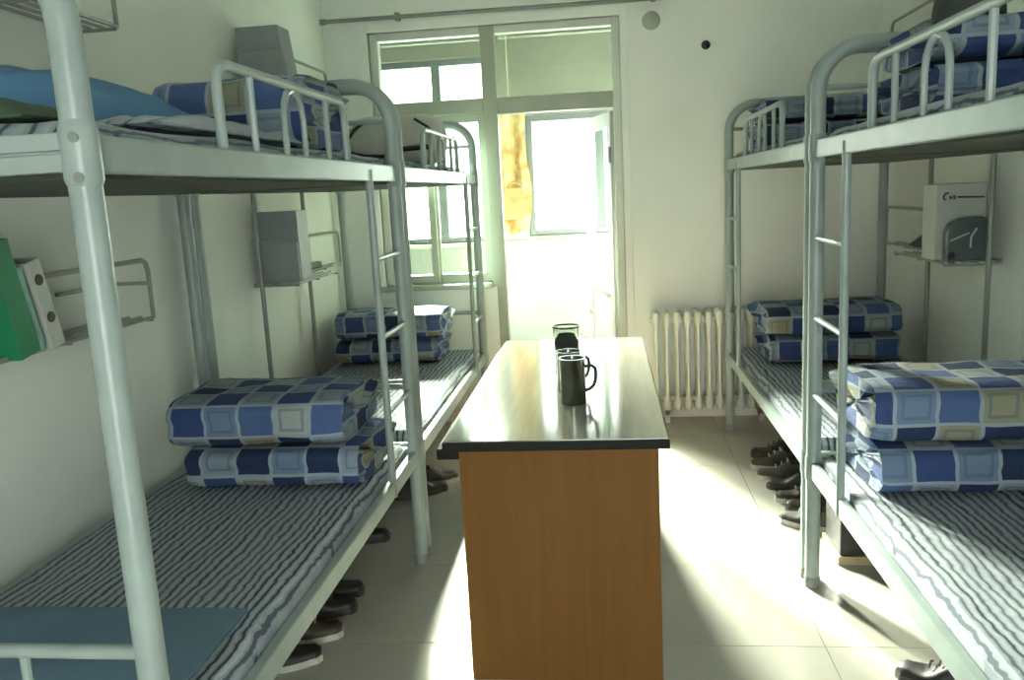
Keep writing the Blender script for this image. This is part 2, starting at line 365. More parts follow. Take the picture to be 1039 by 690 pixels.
# drying rods under the balcony ceiling
for i, (x0, x1, yy, zz, lb) in enumerate(((BX0+.05, -.80, 6.25, 2.60, 'thin drying rod under balcony ceiling behind the left transom pane'), (-.72, 1.1, 6.25, 2.60, 'thin drying rod under balcony ceiling behind the right transom pane'))):
    r = empty('drying_rod', ((x0+x1)/2, yy, zz)); tag(r, lb, 'rod', 'balcony drying rods')
    hw = (x1-x0)/2
    MB().tube([(-hw, 0, 0), (hw, 0, 0)], .014, 8).build('rod', 'metal_dk', r)
    for xx in ((-.30, -.10) if i == 0 else (-.15, .25)):
        MB().tube([(xx, 0, 0), (xx, 0, BZ-zz)], .007, 6).build('hanger_rod', 'metal_dk', r)
# printed cloth and bag on the balcony
hc = empty('hanging_cloth', (-.665, 6.235, 2.06)); tag(hc, 'yellow printed cloth hanging beside the door mullion on the balcony', 'cloth')
v = MB(); nx, nz_ = 18, 20; th = .006
for k in range(2):
    for j in range(nz_+1):
        for i in range(nx+1):
            t_ = i/nx; zz = -.86*j/nz_
            ww = .12-.02*math.sin(j*.35)
            v.v.append((ww*(2*t_-1), .025*math.sin(t_*13+j*.08)*(.4+j/nz_)+k*th, zz-.02*math.sin(t_*5)*(j/nz_)))
W_ = nx+1; H_ = (nx+1)*(nz_+1)
for j in range(nz_):
    for i in range(nx):
        a = j*W_+i; v.f.append((a, a+1, a+W_+1, a+W_)); v.f.append((H_+a, H_+a+W_, H_+a+W_+1, H_+a+1))
for j in range(nz_):
    for i in (0, nx): a = j*W_+i; v.f.append((a, a+W_, H_+a+W_, H_+a))
for i in range(nx):
    for j in (0, nz_): a = j*W_+i; v.f.append((a, a+1, H_+a+1, H_+a))
v.build('cloth_sheet', 'yellow', hc)
MB().tube([(0, .003, -.01), (0, .003, .54)]+arc((0, .015, .54), .018, PI*.9, 0, 8, 'yz'), .004, 6).tube([(-.12, .003, -.005), (.12, .003, -.005)], .006, 6).build('hanger', 'metal', hc)
MT['tan'] = speckle('tan_bag_cloth', (.30, .17, .07), .8, .2, 10)
MT['ring'] = speckle('dark_yellow_cloth', (.30, .20, .05), .8, .2, 10)
ob = empty('small_bag', (-.645, 6.13, 1.30)); tag(ob, 'small tan bag hanging in front of the yellow cloth', 'bag')
MB().prism([(-.075, .0), (.075, .0), (.085, .12), (.065, .23), (-.065, .23), (-.085, .12)], -.03, .03).build('body', 'tan', ob, bevel=.015)
MB().tube(arc((0, 0, .22), .05, 0, PI, 10), .007, 6).build('handle', 'ring', ob)
MB().tube([(0, 0, .27), (0, .06, 1.27), (0, .115, 1.318), (0, .14, 1.30)], .003, 6).build('cord', 'ring', ob)

# far wall fittings
cr_ = empty('curtain_rod', (-.57, YF-.045, 2.60)); tag(cr_, 'thin grey curtain rod high on the far wall over the window', 'rod')
MB().tube([(-1.12, 0, 0), (1.11, 0, -.01)], .013, 10).build('rod', 'metal_dk', cr_)
for xx in (-.66, .9): MB().box(xx-.014, xx+.014, -.02, .045, -.022, .022).build('bracket', 'metal_dk', cr_, bevel=.004)
MB().tube([(-1.16, 0, 0), (-1.115, 0, 0)], .018, 10).build('finial', 'metal_dk', cr_)
tag(MB().lathe([(.0001, 0), (.055, 0), (.052, -.018), (.040, -.024), (.0001, -.024)], n=24, axis='y').build('junction_box', 'wallbox' if 'wallbox' in MT else 'pvc', loc=(.318, YF, 2.475)), 'round grey junction box cover high on the far wall', 'cover')
tag(MB().lathe([(.0001, 0), (.027, 0), (.025, -.012), (.012, -.03), (.0001, -.034)], n=16, axis='y').build('wall_hook', 'black', loc=(.640, YF, 2.312)), 'small round black hook on the bare far wall', 'hook')

# radiator
ra = empty('radiator', (0, 5.235, 0)); tag(ra, 'cream cast iron column radiator below the far wall', 'radiator')
def rad_section():
    m = MB()
    for yy in (-.055, .05):
        prof = []
        for z, w_, dp in ((.10, .020, .028), (.12, .027, .034), (.16, .024, .03), (.19, .013, .024), (.62, .013, .024), (.65, .024, .03), (.69, .027, .034), (.715, .022, .028), (.722, .012, .018)):
            prof.append((z, w_, dp))
        b = len(m.v); n = 10
        for z, w_, dp in prof:
            for k in range(n): a = 2*PI*k/n; m.v.append((w_*math.cos(a), yy+dp*math.sin(a), z))
        for i in range(len(prof)-1):
            for k in range(n): k2 = (k+1) % n; m.f.append((b+i*n+k, b+i*n+k2, b+(i+1)*n+k2, b+(i+1)*n+k))
        m.f.append(tuple(b+k for k in reversed(range(n)))); e = b+(len(prof)-1)*n; m.f.append(tuple(e+k for k in range(n)))
    m.tube([(0, -.06, .66), (0, .06, .66)], .022, 8).tube([(0, -.06, .15), (0, .06, .15)], .022, 8)
    return m
sec = rad_section().build('section', 'rad', ra); xs = [.300+.0645*i for i in range(12)]
for i, x in enumerate(xs):
    o = sec if i == 0 else sec.copy()
    if i: C.objects.link(o); o.parent = ra
    o.location = (x, 0, 0)
MB().tube([(xs[0]-.04, 0, .66), (xs[-1]+.04, 0, .66)], .019, 10).build('header_pipe', 'rad', ra)
MB().tube([(xs[0]-.04, 0, .15), (xs[-1]+.04, 0, .15)], .019, 10).build('header_pipe', 'rad', ra)
for x in (xs[1], xs[-2]): MB().box(x-.015, x+.015, -.03, .09, .05, .1).box(x-.015, x+.015, -.03, .03, 0, .1).build('foot', 'rad', ra, bevel=.003)
MB().tube([(xs[-1]+.03, 0, .66), (xs[-1]+.12, 0, .66), (xs[-1]+.12, 0, .0)], .014, 8).build('feed_pipe', 'rad', ra)

# ------------------------------------------------------------------ ceiling lamp (switched off)
cl = empty('ceiling_lamp', (0, .9, ZC)); tag(cl, 'white fluorescent batten lamp on the ceiling', 'lamp')
MB().box(-.62, .62, -.045, .045, -.05, 0).build('housing', 'white', cl, bevel=.006)
MB().tube([(-.58, 0, -.075), (.58, 0, -.075)], .016, 10).build('tube', 'tube', cl)
for s in (-1, 1): MB().box(s*.60-.02, s*.60+.02, -.02, .02, -.10, -.045).build('end_cap', 'white', cl, bevel=.004)

# ------------------------------------------------------------------ bunk beds
DEP, LEN = .86, 1.96
PR = .0255
def make_bed(s):
    """local frame: y = 0 at the far end frame, d grows toward the wall (x = s*d)"""
    r = empty('bunk_bed')
    X = lambda d: s*d
    R = .15; ZT = 1.928
    for yy in (0, -LEN):
        pts = [(X(0), yy, .012), (X(0), yy, .47), (X(0), yy, 1.58), (X(0), yy, ZT-R)]
        for i in range(1, 9):
            a = PI-(PI/2)*i/8; pts.append((X(R+R*math.cos(a)), yy, ZT-R+R*math.sin(a)))
        for i in range(0, 9):
            a = PI/2-(PI/2)*i/8; pts.append((X(DEP-R+R*math.cos(a)), yy, ZT-R+R*math.sin(a)))
        pts += [(X(DEP), yy, 1.58), (X(DEP), yy, .012)]
        ef = MB().tube(pts, PR, 14).build('end_frame', 'metal', r)
        for d in (0, DEP): MB().lathe([(.0001, 0), (.029, 0), (.029, .035), (.0255, .04)], (X(d), yy, 0), 14).build('foot_cap', 'metal_dk', ef)
        # sockets where the rails plug in
        for z in (.46, 1.592):
            for d in (0, DEP): MB().tube([(X(d), yy, z-.05), (X(d), yy, z-.04), (X(d), yy, z+.04), (X(d), yy, z+.05)], [PR, PR+.004, PR+.004, PR], 14).build('socket', 'metal', ef)
        # cross bars of the end frame
        e = MB()
        for z, rr in ((.752, .013),): e.tube([(X(0), yy, z), (X(DEP), yy, z)], rr, 10)
        e.build('cross_bar', 'metal', r)
        for d in (.235, .62): MB().tube([(X(d), yy, .47), (X(d), yy, .752)], .009, 8).build('end_spindle', 'metal', r)
        MB().tube([(X(0), yy, 1.79), (X(DEP), yy, 1.79)], .010, 8).build('cross_bar', 'metal', r) if yy == 0 else None
        for z in (.435, 1.565):
            MB().box(X(.01), X(DEP-.01), yy-.014, yy+.014, z, z+.028).box(X(.01), X(DEP-.01), yy-.010, yy+.010, z+.028, z+.033).box(X(.01), X(DEP-.01), yy-.014, yy+.014, z+.033, z+.06).build('end_rail', 'metal', r, bevel=.003)
        for z in (1.555, 1.615):
            for k, d in enumerate((0,)):
                MB().lathe([(.0001, 0), (.0085, 0), (.0075, .005), (.0001, .006)], (0, 0, 0), 10, 'y').build('bolt', 'metal_dk', r, loc=(X(d)-s*.009, yy-PR-.0045 if yy else yy-PR-.0045, z))
    for z0, z1, nm in ((.425, .485, 'lower'), (1.562, 1.622, 'upper')):
        for d in (0, DEP):
            zo = .046 if d else 0
            MB().box(X(d)-.014, X(d)+.014, -LEN+.02, -.02, z0+zo, z1+zo*.4).build('side_rail', 'metal', r, bevel=.005)
        MB().box(X(.016), X(DEP+.012), -LEN+.03, -.03, z0-.006, z0+.042).build('bed_board', 'board', r)
    # ladder: one stile, the end post is the other
    yl = -.37
    MB().tube([(X(-.006), yl, .425), (X(-.006), yl, 1.60)], .0135, 10).build('ladder_stile', 'metal', r)
    for z in (.735, 1.012, 1.29): MB().tube([(X(-.003), yl, z), (X(-.003), 0, z)], .0095, 8).build('rung', 'metal', r)
    # guard rail
    yc, hz = -1.02, 1.80; g = MB()
    pts = [(X(0), yc-.44, 1.60)] + [(X(0), yc-.44, hz-.05)] + [(X(0), yc-.44+.05*(1-math.cos(a)), hz-.05+.05*math.sin(a)) for a in (.4, .8, 1.2, 1.57)]
    pts += [(X(0), yc+.44-.05*(1-math.cos(a)), hz-.05+.05*math.sin(a)) for a in (1.57, 1.2, .8, .4, 0)] + [(X(0), yc+.44, 1.60)]
    gr = g.tube(pts, .012, 10).build('guard_rail', 'metal', r)
    for o_ in (-.265, .265): MB().tube([(X(0), yc+o_, 1.60), (X(0), yc+o_, hz)], .009, 8).build('guard_bar', 'metal', gr)
    pts = [(X(0), yc-.07, 1.60), (X(0), yc-.07, hz-.08)]+[(X(0), yc-.07*math.cos(a), hz-.08+.07*math.sin(a)) for a in (.5, 1, 1.57, 2.14, 2.64)]+[(X(0), yc+.07, hz-.08), (X(0), yc+.07, 1.60)]
    MB().tube(pts, .0085, 8).build('guard_loop', 'metal', gr)
    # back bars; the darker steel colour stands in for their backlit shade
    for yy in (-.70, -1.36): MB().tube([(X(DEP), yy, .45), (X(DEP), yy, 1.59)], .012, 8).build('back_bar', 'metal_dk', r)
    return r
BEDS = {}
XFL, XFR = -.80, .728
YLN, YLF, YRN, YRF = 3.200, 5.235, 2.995, 5.030
bl = make_bed(-1); bl.location = (XFL, YLN, 0); bl2 = copy_tree(bl); bl2.location = (XFL, YLF, 0)
br = make_bed(1); br.location = (XFR, YRN, 0); br2 = copy_tree(br); br2.location = (XFR, YRF, 0)
for o, l in ((bl, 'pale steel bunk bed in the left foreground with ladder and guard rail'), (bl2, 'pale steel bunk bed on the left beside the window'),
             (br, 'pale steel bunk bed cut off at the right edge of the picture'), (br2, 'pale steel bunk bed on the right in front of the radiator')):
    tag(o, l, 'bunk bed', 'steel bunk beds')

# mattresses under sheets
def mattress(s, label, xf, y1, z, mat, ov=.012, h=.05, seed=0):
    m = MB(); nx, ny = 34, 70; x0, x1 = -ov, DEP-.03; y0, y1_ = -LEN+.04, -.04
    top = []
    for j in range(ny+1):
        for i in range(nx+1):
            u = i/nx; t = j/ny; e = min(u, 1-u)*(x1-x0); e2 = min(t, 1-t)*(y1_-y0)
            rd = .022; dz = 0
            for q in (e, e2):
                if q < rd: dz -= rd-math.sqrt(max(0, rd*rd-(rd-q)**2))
            x = x0+u*(x1-x0); yy = y0+t*(y1_-y0)
            wv = noise.noise(Vector((x*5, yy*2.2, seed)))*.008+noise.noise(Vector((x*16, yy*6, seed+4)))*.004
            if e < .02 or e2 < .02: wv *= .4
            if e < 1e-6: x += .006*noise.noise(Vector((yy*6, seed, 1)))
            m.v.append((s*x, yy, h+dz+wv))
    W = nx+1
    for j in range(ny):
        for i in range(nx): a = j*W+i; m.f.append((a, a+1, a+W+1, a+W))
    rim = [i for i in range(W)]+[j*W+nx for j in range(1, ny+1)]+[ny*W+i for i in range(nx-1, -1, -1)]+[j*W for j in range(ny-1, 0, -1)]
    b = len(m.v)
    for q in rim: v_ = m.v[q]; m.v.append((v_[0], v_[1], .0))
    n = len(rim)
    for k in range(n): k2 = (k+1) % n; m.f.append((rim[k], rim[k2], b+k2, b+k))
    m.f.append(tuple(b+k for k in range(n)))
    o = m.build('mattress', mat, loc=(xf, y1, z)); tag(o, label, 'mattress', 'mattresses in sheets'); return o
ZL, ZU = .470, 1.607
mattress(-1, 'mattress in dark striped sheet on the lower bunk, left foreground', XFL, YLN, ZL, 'sheet', -.018, .058, 1)
mattress(-1, 'mattress in dark striped sheet on the lower bunk, left by the window', XFL, YLF, ZL, 'sheet', -.018, .055, 2)
mattress(1, 'mattress in dark striped sheet on the lower bunk at the right edge', XFR, YRN, ZL, 'sheet', -.018, .058, 3)
mattress(1, 'mattress in dark striped sheet on the lower bunk, right by the radiator', XFR, YRF, ZL, 'sheet', -.018, .055, 4)
mattress(-1, 'thin mattress in pale striped sheet on the upper bunk, left foreground', XFL, YLN, ZU, 'sheet2', -.018, .045, 5)
mattress(-1, 'thin mattress in pale striped sheet on the upper bunk, left by the window', XFL, YLF, ZU, 'sheet2', -.018, .045, 6)
mattress(1, 'thin mattress in pale striped sheet on the upper bunk at the right edge', XFR, YRN, ZU, 'sheet2', -.018, .045, 7)
mattress(1, 'thin mattress in pale striped sheet on the upper bunk, right by the radiator', XFR, YRF, ZU, 'sheet2', -.018, .045, 8)

# ------------------------------------------------------------------ folded quilts
def quilt(label, x0, x1, y0, y1, z, h, seed, group='folded patchwork quilts', folds=2, rz=0):
    """roll-folded quilt: rounded front toward the room, folded layers at both ends; uv in metres"""
    m = MB(); m.uv = []; nst = 30; n = 40; w = x1-x0; dp = y1-y0
    out = []                                        # outline (y, z), start at the bottom back, front at y=0
    ex = 5.0
    for k in range(n):
        a = 2*PI*k/n; c_, s_ = math.cos(a), math.sin(a)
        yy = dp/2 + dp/2*math.copysign(abs(c_)**(2/ex), c_); zz = h/2 + h/2*math.copysign(abs(s_)**(2/3.6), s_)
        out.append((yy, zz))
    per = [0]
    for k in range(1, n+1): a, b = out[k-1], out[k % n]; per.append(per[-1]+math.hypot(a[0]-b[0], a[1]-b[1]))
    cyz = (dp/2, h/2)
    def ring(x, sc, push, body):
        for k in range(n+1):
            yy, zz = out[k % n]
            p = Vector(((x-.5)*w*6, yy*9, zz*9+seed*7))
            nn = noise.noise(p)*.012 + noise.noise(p*2.3)*.006
            sag = 1 - .06*math.sin(x*9+seed)*0 
            dy, dz = yy-cyz[0], zz-cyz[1]; L = math.hypot(dy, dz) or 1
            yy2 = cyz[0]+dy*sc+dy/L*nn*sc; zz2 = cyz[1]+dz*sc+dz/L*nn*sc
            # pinch between the folds along the front and back
            if folds > 1:
                pinch = math.exp(-((zz/h-.5)/.10)**2)*.010*sc; yy2 -= math.copysign(pinch, dy) if abs(dy) > dp*.2 else 0
            zz2 = max(zz2, .0)
            if not body: push *= math.cos(zz/h*2*PI*folds)*(1.6 if sc < .95 else 1)
            xx = (x-.5)*w + push + .012*noise.noise(Vector((yy*8, zz*8, seed+x)))
            m.v.append((xx, yy2, zz2)); m.uv.append(((x-.5)*w, per[k]) if body else ((x-.5)*w+yy2*.8, zz2*1.6+.031))
    rings = 0
    caps = [(.12, -.012), (.30, -.013), (.50, -.014), (.66, -.014), (.80, -.014), (.90, -.011), (.96, -.006)]
    for sc, pu in caps: ring(0, sc, -pu, False); rings += 1
    for i in range(nst+1):
        x = i/nst; ed = min(x, 1-x)*w; sc = 1 if ed > .05 else .955+.045*math.sqrt(max(0, 1-((.05-ed)/.05)**2))
        ring(x, sc, 0, True); rings += 1
    for sc, pu in reversed(caps): ring(1, sc, pu, False); rings += 1
    W = n+1
    for i in range(rings-1):
        for k in range(n): m.f.append((i*W+k, i*W+k+1, (i+1)*W+k+1, (i+1)*W+k))
    m.f.append(tuple(range(n))); m.f.append(tuple((rings-1)*W+k for k in range(n)))
    o = m.build('folded_quilt', QM[seed % 5], loc=((x0+x1)/2, y0, z), rz=rz); tag(o, label, 'quilt', group); return o
zq = ZL+.064
quilt('lower of two folded blue patchwork quilts on the left foreground bunk', -1.46, -.85, 2.60, 3.05, zq, .150, 0)
quilt('upper of two folded blue patchwork quilts on the left foreground bunk', -1.49, -.88, 2.57, 3.02, zq+0.160, .165, 1, rz=.02)
quilt('lower of two folded quilts on the left lower bunk beside the window', -1.60, -1.0, 4.70, 5.12, zq, .145, 2)
quilt('upper of two folded quilts on the left lower bunk beside the window', -1.60, -.97, 4.70, 5.12, zq+0.149, .150, 3)
quilt('lower of two folded blue patchwork quilts on the right edge lower bunk', .80, 1.50, 2.48, 2.90, zq, .155, 3)
quilt('upper of two folded blue patchwork quilts on the right edge lower bunk', .775, 1.48, 2.46, 2.90, zq+0.166, .180, 4)
quilt('lower of two folded quilts on the right lower bunk by the radiator', .85, 1.50, 4.40, 4.85, zq, .145, 1)
quilt('upper of two folded quilts on the right lower bunk by the radiator', .83, 1.50, 4.40, 4.85, zq+0.149, .150, 2)
zu = ZU+.052
quilt('folded dark blue patchwork quilt on the left foreground upper bunk behind the guard rail', -1.32, -.86, 2.42, 2.85, zu, .22, 4)
quilt('lower of two folded quilts on the upper bunk by the radiator', .80, 1.42, 4.35, 4.78, zu, .115, 0)
quilt('upper of two folded quilts on the upper bunk by the radiator', .82, 1.40, 4.37, 4.77, zu+0.119, .115, 2)
quilt('lower of two folded blue patchwork quilts on the right edge upper bunk', .80, 1.50, 2.16, 2.62, zu, .100, 3)
quilt('upper of two folded blue patchwork quilts on the right edge upper bunk', .81, 1.50, 2.18, 2.60, zu+.109, .100, 1)

# ------------------------------------------------------------------ soft things on the bunks
def mound(name, label, cat, x0, x1, y0, y1, z, hfun, mat, nx=26, ny=26):
    m = MB(); cx_, cy_ = (x0+x1)/2, (y0+y1)/2
    for j in range(ny+1):
        for i in range(nx+1):
            u, t = i/nx, j/ny; x = x0+u*(x1-x0); yy = y0+t*(y1-y0)
            m.v.append((x-cx_, yy-cy_, max(.004, hfun(u, t))))
    W = nx+1
    for j in range(ny):
        for i in range(nx): a = j*W+i; m.f.append((a, a+1, a+W+1, a+W))
    rim = [i for i in range(W)]+[j*W+nx for j in range(1, ny+1)]+[ny*W+i for i in range(nx-1, -1, -1)]+[j*W for j in range(ny-1, 0, -1)]
    b = len(m.v); n = len(rim)
    for q in rim: v_ = m.v[q]; m.v.append((v_[0]*.985, v_[1]*.985, 0))
    for k in range(n): k2 = (k+1) % n; m.f.append((rim[k], rim[k2], b+k2, b+k))
    m.f.append(tuple(b+k for k in range(n)))
    return tag(m.build(name, mat, loc=(cx_, cy_, z)), label, cat)
def edge(u, t, p=.5): return (max(0, 1-(2*u-1)**6)*max(0, 1-(2*t-1)**6))**p
nz3 = lambda u, t, s, k: noise.noise(Vector((u*s, t*s, k)))
mound('blanket', 'crumpled bright blue blanket on the left foreground upper bunk', 'blanket', -1.62, -1.03, 1.55, 2.36, zu, lambda u, t: edge(u, t)*(.145+.05*(1-u)+.045*nz3(u, t, 3, 1)+.015*nz3(u, t, 8, 2)-.05*t*u), 'blue')
mound('folded_blanket', 'dark green folded blanket at the near end of the left upper bunk', 'blanket', -1.60, -.93, 1.30, 1.47, zu+.002, lambda u, t: edge(u, t)*(.040+.010*nz3(u, t, 5, 3)), 'green')
mound('sheet', 'rumpled pale blue sheet beside the folded quilt on the left upper bunk', 'sheet', -1.02, -.835, 1.56, 2.32, zu+.004, lambda u, t: edge(u, t)*(.026+.022*nz3(u, t, 6, 7)), 'sheet2')
mound('pillow', 'small olive pillow tucked beside the quilt on the left upper bunk', 'pillow', -1.60, -1.36, 2.44, 2.80, zu, lambda u, t: edge(u, t, .6)*(.15+.02*nz3(u, t, 4, 5)), 'olive', 16, 16)
mound('cloth', 'pale blue cloth laid on the near end of the left lower bunk', 'cloth', -1.60, -.88, 1.30, 1.78, ZL+.066, lambda u, t: .010+.006*nz3(u, t, 5, 9), 'bluepale', 16, 16)
mound('pillow', 'pale folded blanket end beside the ladder on the right lower bunk', 'pillow', .775, 1.05, 2.915, 2.965, zq, lambda u, t: edge(u, t, .5)*.2, 'bluepale', 12, 12) if False else None
# dark cap-like bag on the right edge upper bunk quilts
dk = empty('dark_bag', (.95, 2.38, zu+.220)); tag(dk, 'dark rounded bag with olive stripe on top of the right edge upper quilts', 'bag')
def dome(rx, ry, h, n=20, k=8, p=2.2, z0=0):
    prof = MB(); b = 0
    for j in range(k+1):
        a = (PI/2)*j/k; s = max(.02, math.cos(a)**(2/p)); zz = z0+h*math.sin(a)**(2/p)
        for i in range(n):
            q = 2*PI*i/n; prof.v.append((rx*s*math.cos(q), ry*s*math.sin(q), zz))
    for j in range(k):
        for i in range(n): i2 = (i+1) % n; prof.f.append((j*n+i, j*n+i2, (j+1)*n+i2, (j+1)*n+i))
    prof.f.append(tuple(reversed(range(n)))); prof.f.append(tuple(k*n+i for i in range(n))); return prof
dome(.085, .10, .12).build('body', 'darkbag', dk)
MB().tube([(.03+.012*math.sin(a*2), .098*math.cos(a), .116*math.sin(a)+.006) for a in [PI*i/16 for i in range(17)]], .010, 8).build('stripe', 'olive', dk)
# grey bag on the far left upper bunk
gb = empty('duffel_bag', (-1.07, 4.45, zu)); tag(gb, 'grey duffel bag with black straps on the upper bunk by the window', 'bag')
m = MB(); nn, kk = 20, 22
for j in range(kk+1):
    t = j/kk; e = (1-(2*t-1)**4)**.5 if 0 < t < 1 else .02; x = -.25+.50*t
    for i in range(nn):
        a = 2*PI*i/nn; c_, s_ = math.cos(a), math.sin(a)
        m.v.append((x, .16*(.35+.65*e)*math.copysign(abs(c_)**.75, c_), .135+.135*(.4+.6*e)*math.copysign(abs(s_)**.75, s_)*(1+.05*noise.noise(Vector((x*8, a, 1))))))
for j in range(kk):
    for i in range(nn): i2 = (i+1) % nn; m.f.append((j*nn+i, j*nn+i2, (j+1)*nn+i2, (j+1)*nn+i))
m.f.append(tuple(reversed(range(nn)))); m.f.append(tuple(kk*nn+i for i in range(nn)))
m.build('body', 'bag', gb)
MB().tube([(-.14, -.155, .23), (-.19, -.175, .19), (-.235, -.18, .13), (-.22, -.178, .08), (-.14, -.172, .06), (-.04, -.17, .055)], .009, 8).build('strap', 'black', gb)
MB().tube([(.06, -.170, .085), (.19, -.160, .09)], .013, 8).build('zip_pull', 'black', gb)
MB().tube([(.12, -.13, .235), (.19, -.15, .19), (.235, -.13, .14)], .007, 8).build('strap', 'black', gb)

# ------------------------------------------------------------------ wire shelves on the walls
def shelf(s, label, ya, yb, z, plate, ym=None, wallx=None, dl=.06, D=.15):
    """wire tray on the wall with an upright wire loop; optional flat sheet-metal rack between ya and ym"""
    r = empty('wall_shelf', (wallx, 0, z)); tag(r, label, 'shelf', 'wire wall shelves')
    X = lambda d: -s*d                             # d = distance out from the wall
    H = .20; rr = .0085
    def loop(y0, y1, d):
        c_ = .035
        pts = [(X(d), y0, 0), (X(d), y0, H-c_), (X(d), y0+c_*.3, H-c_*.3), (X(d), y0+c_, H), (X(d), y1-c_, H), (X(d), y1-c_*.3, H-c_*.3), (X(d), y1, H-c_), (X(d), y1, 0), (X(d), y0, 0)]
        return MB().tube(pts, rr, 8)
    a = ym if ym else ya
    loop(a, yb, dl).build('wire_loop', 'wire', r)
    def tray(y0, y1, dd):
        n = max(2, round(dd/.05)+1)
        for k in range(n): d = .012+(dd-.012)*k/(n-1); MB().tube([(X(d), y0, 0), (X(d), y1, 0)], rr*.7, 8).build('tray_wire', 'wire', r)
        for yy in (y0+.01, (y0+y1)/2, y1-.004): MB().tube([(X(.006), yy, -.008), (X(dd), yy, -.008)], rr*.7, 8).build('cross_wire', 'wire', r)
    tray(a, yb, D)
    if dl > .1:
        MB().tube([(X(.012), yb-.3, .12), (X(.012), yb-.004, .12), (X(dl), yb-.004, .12)], rr*.8, 8).build('side_wire', 'wire', r)
    if plate: tray(ya, ym-.045, plate)
    return r
XLs, XRs = XL, XR
shelf(-1, 'wire shelf holding green books over the left foreground lower bunk', 1.80, 2.72, 1.135, False, wallx=XL, dl=.15)
shelf(-1, 'wire shelf at the upper left corner of the picture', 1.85, 2.72, 2.10, False, wallx=XL, dl=.15)
shelf(-1, 'wire shelf with grey file box over the left lower bunk by the window', 3.90, 5.11, 1.115, .235, 4.555, wallx=XL, D=.06)
shelf(-1, 'wire shelf with grey file box over the left upper bunk by the window', 3.90, 5.13, 2.07, .235, 4.555, wallx=XL, D=.06)
shelf(1, 'wire shelf with white file box over the right lower bunk', 3.69, 4.96, 1.11, .24, 4.35, wallx=XR, dl=.072, D=.072)
shelf(1, 'wire shelf over the right upper bunk behind the arched bed end', 4.35, 4.96, 2.10, 0, wallx=XR, dl=.072, D=.072)
def file_box(label, x0, x1, y, z, h, mat, split, slant=0.0, dep=.16):
    r = empty('file_box', ((x0+x1)/2, y, z)); tag(r, label, 'box', 'file boxes on the wall shelves'); w = (x1-x0)/2
    MB().prism([(-w, 0), (w, 0), (w-slant, h), (-w, h)], .012, dep).build('body', mat, r, bevel=.004)
    if split:
        MB().prism([(-w+.004, .0), (w-.004, .0), (w-.004-slant*split, h*split), (-w+.004, h*split)], -.004, .011).build('front_pocket', mat, r, bevel=.003)
        MB().box(-w-.006, w-.05, -.006, .010, h*split+.001, h*split+.013).build('lip', 'wire', r, bevel=.002)
    return r
file_box('grey file box on the wall shelf over the left lower bunk', -1.705, -1.478, 3.925, 1.123, .342, 'sheetmetal', .56)
file_box('grey file box on the high wall shelf over the left upper bunk', -1.69, -1.455, 3.925, 2.078, .245, 'sheetmetal', .53, .03)
wb = file_box('white file box with printed line on the right wall shelf', 1.405, 1.612, 3.752, 1.118, .322, 'white', 0)
mk = MB()
def stroke(pts, r=.004): mk.tube([(x_-1.5085, .0115, z_-1.118) for (x_, z_) in pts], r, 6)
stroke([(1.440, 1.372), (1.433, 1.385), (1.440, 1.400), (1.454, 1.402)]); stroke([(1.462, 1.388), (1.465, 1.376)], .0055); stroke([(1.477, 1.392), (1.479, 1.374)]); stroke([(1.490, 1.383), (1.598, 1.379)])
mk.build('printed_mark', 'ink', wb)
po = empty('grey_pouch', (1.518, 3.728, 1.118)); tag(po, 'dark grey plastic pouch with white streaks in front of the white file box', 'pouch')
MB().prism([(-.085, 0), (.094, 0), (.097, .165), (.05, .183), (-.03, .178), (-.07, .158), (-.088, .12)], -.028, .028).build('body', 'pouch', po, bevel=.012)
MB().tube([(-.075, -.029, .085), (-.02, -.029, .108), (.0, -.029, .116)], .0035, 6).build('white_streak', 'white', po)
MB().tube([(.030, -.029, .135), (.008, -.029, .100), (.006, -.029, .055)], .0045, 6).build('white_streak', 'white', po)
MB().lathe([(.0001, 0), (.016, 0), (.014, -.008), (.0001, -.009)], (-.068, -.026, .025), 12, 'y').build('button', 'black', po)
# dark small things on shelves
tag(MB().box(-.022, .022, -.10, .10, 0, .035).build('glasses_case', 'black', loc=(XL+.036, 4.68, 1.121), bevel=.012), 'small black case on the left shelf by the window', 'case')
tag(MB().prism([(-.12, 0), (.12, 0), (-.10, .075)], -.03, .03, 'x').build('black_pouch', 'black', loc=(XR-.038, 4.52, 1.116), bevel=.008), 'small black pointed pouch on the right wall shelf', 'pouch')
# books on the left foreground shelf
def book(label, y, w, h, th, lean, mat, name='book', x=XL+.1, z=1.1445, spots=False, base=None):
    r = empty(name, (x, y, z)); tag(r, label, 'book')
    pv = Matrix.Rotation(lean, 4, 'X')
    def bx(nm, x0, x1, y0, y1, z0, z1, mt, bev=.002):
        o = MB().box(x0, x1, y0, y1, z0, z1).build(nm, mt, r, bevel=bev); o.rotation_euler = (lean, 0, 0); return o
    bx('cover', -w/2, w/2, -th, -th+.003, 0, h, mat); bx('cover', -w/2, w/2, -.003, 0, 0, h, mat); bx('spine', w/2-.003, w/2+.001, -th, 0, 0, h, mat)
    bx('pages', -w/2, w/2-.003, -th+.003, -.003, .003, h-.003, 'white')
    if spots:
        for zz in (h*.78, h*.35):
            o = MB().lathe([(.0001, 0), (.016, 0), (.015, .003), (.0001, .003)], (w/2+.001, -th/2, zz), 14, 'x').build('finger_hole', 'black', r); o.rotation_euler = (lean, 0, 0)
    return r
book('bright green ring folder leaning on the left foreground shelf', 2.06, .19, .31, .075, .19, 'bookg')
book('pale green book leaning beside the white file on the shelf', 2.10, .17, .235, .022, .22, 'bookg2')
book('white file box with two dark finger holes leaning on the green books', 2.185, .17, .255, .055, .25, 'white', spots=True)

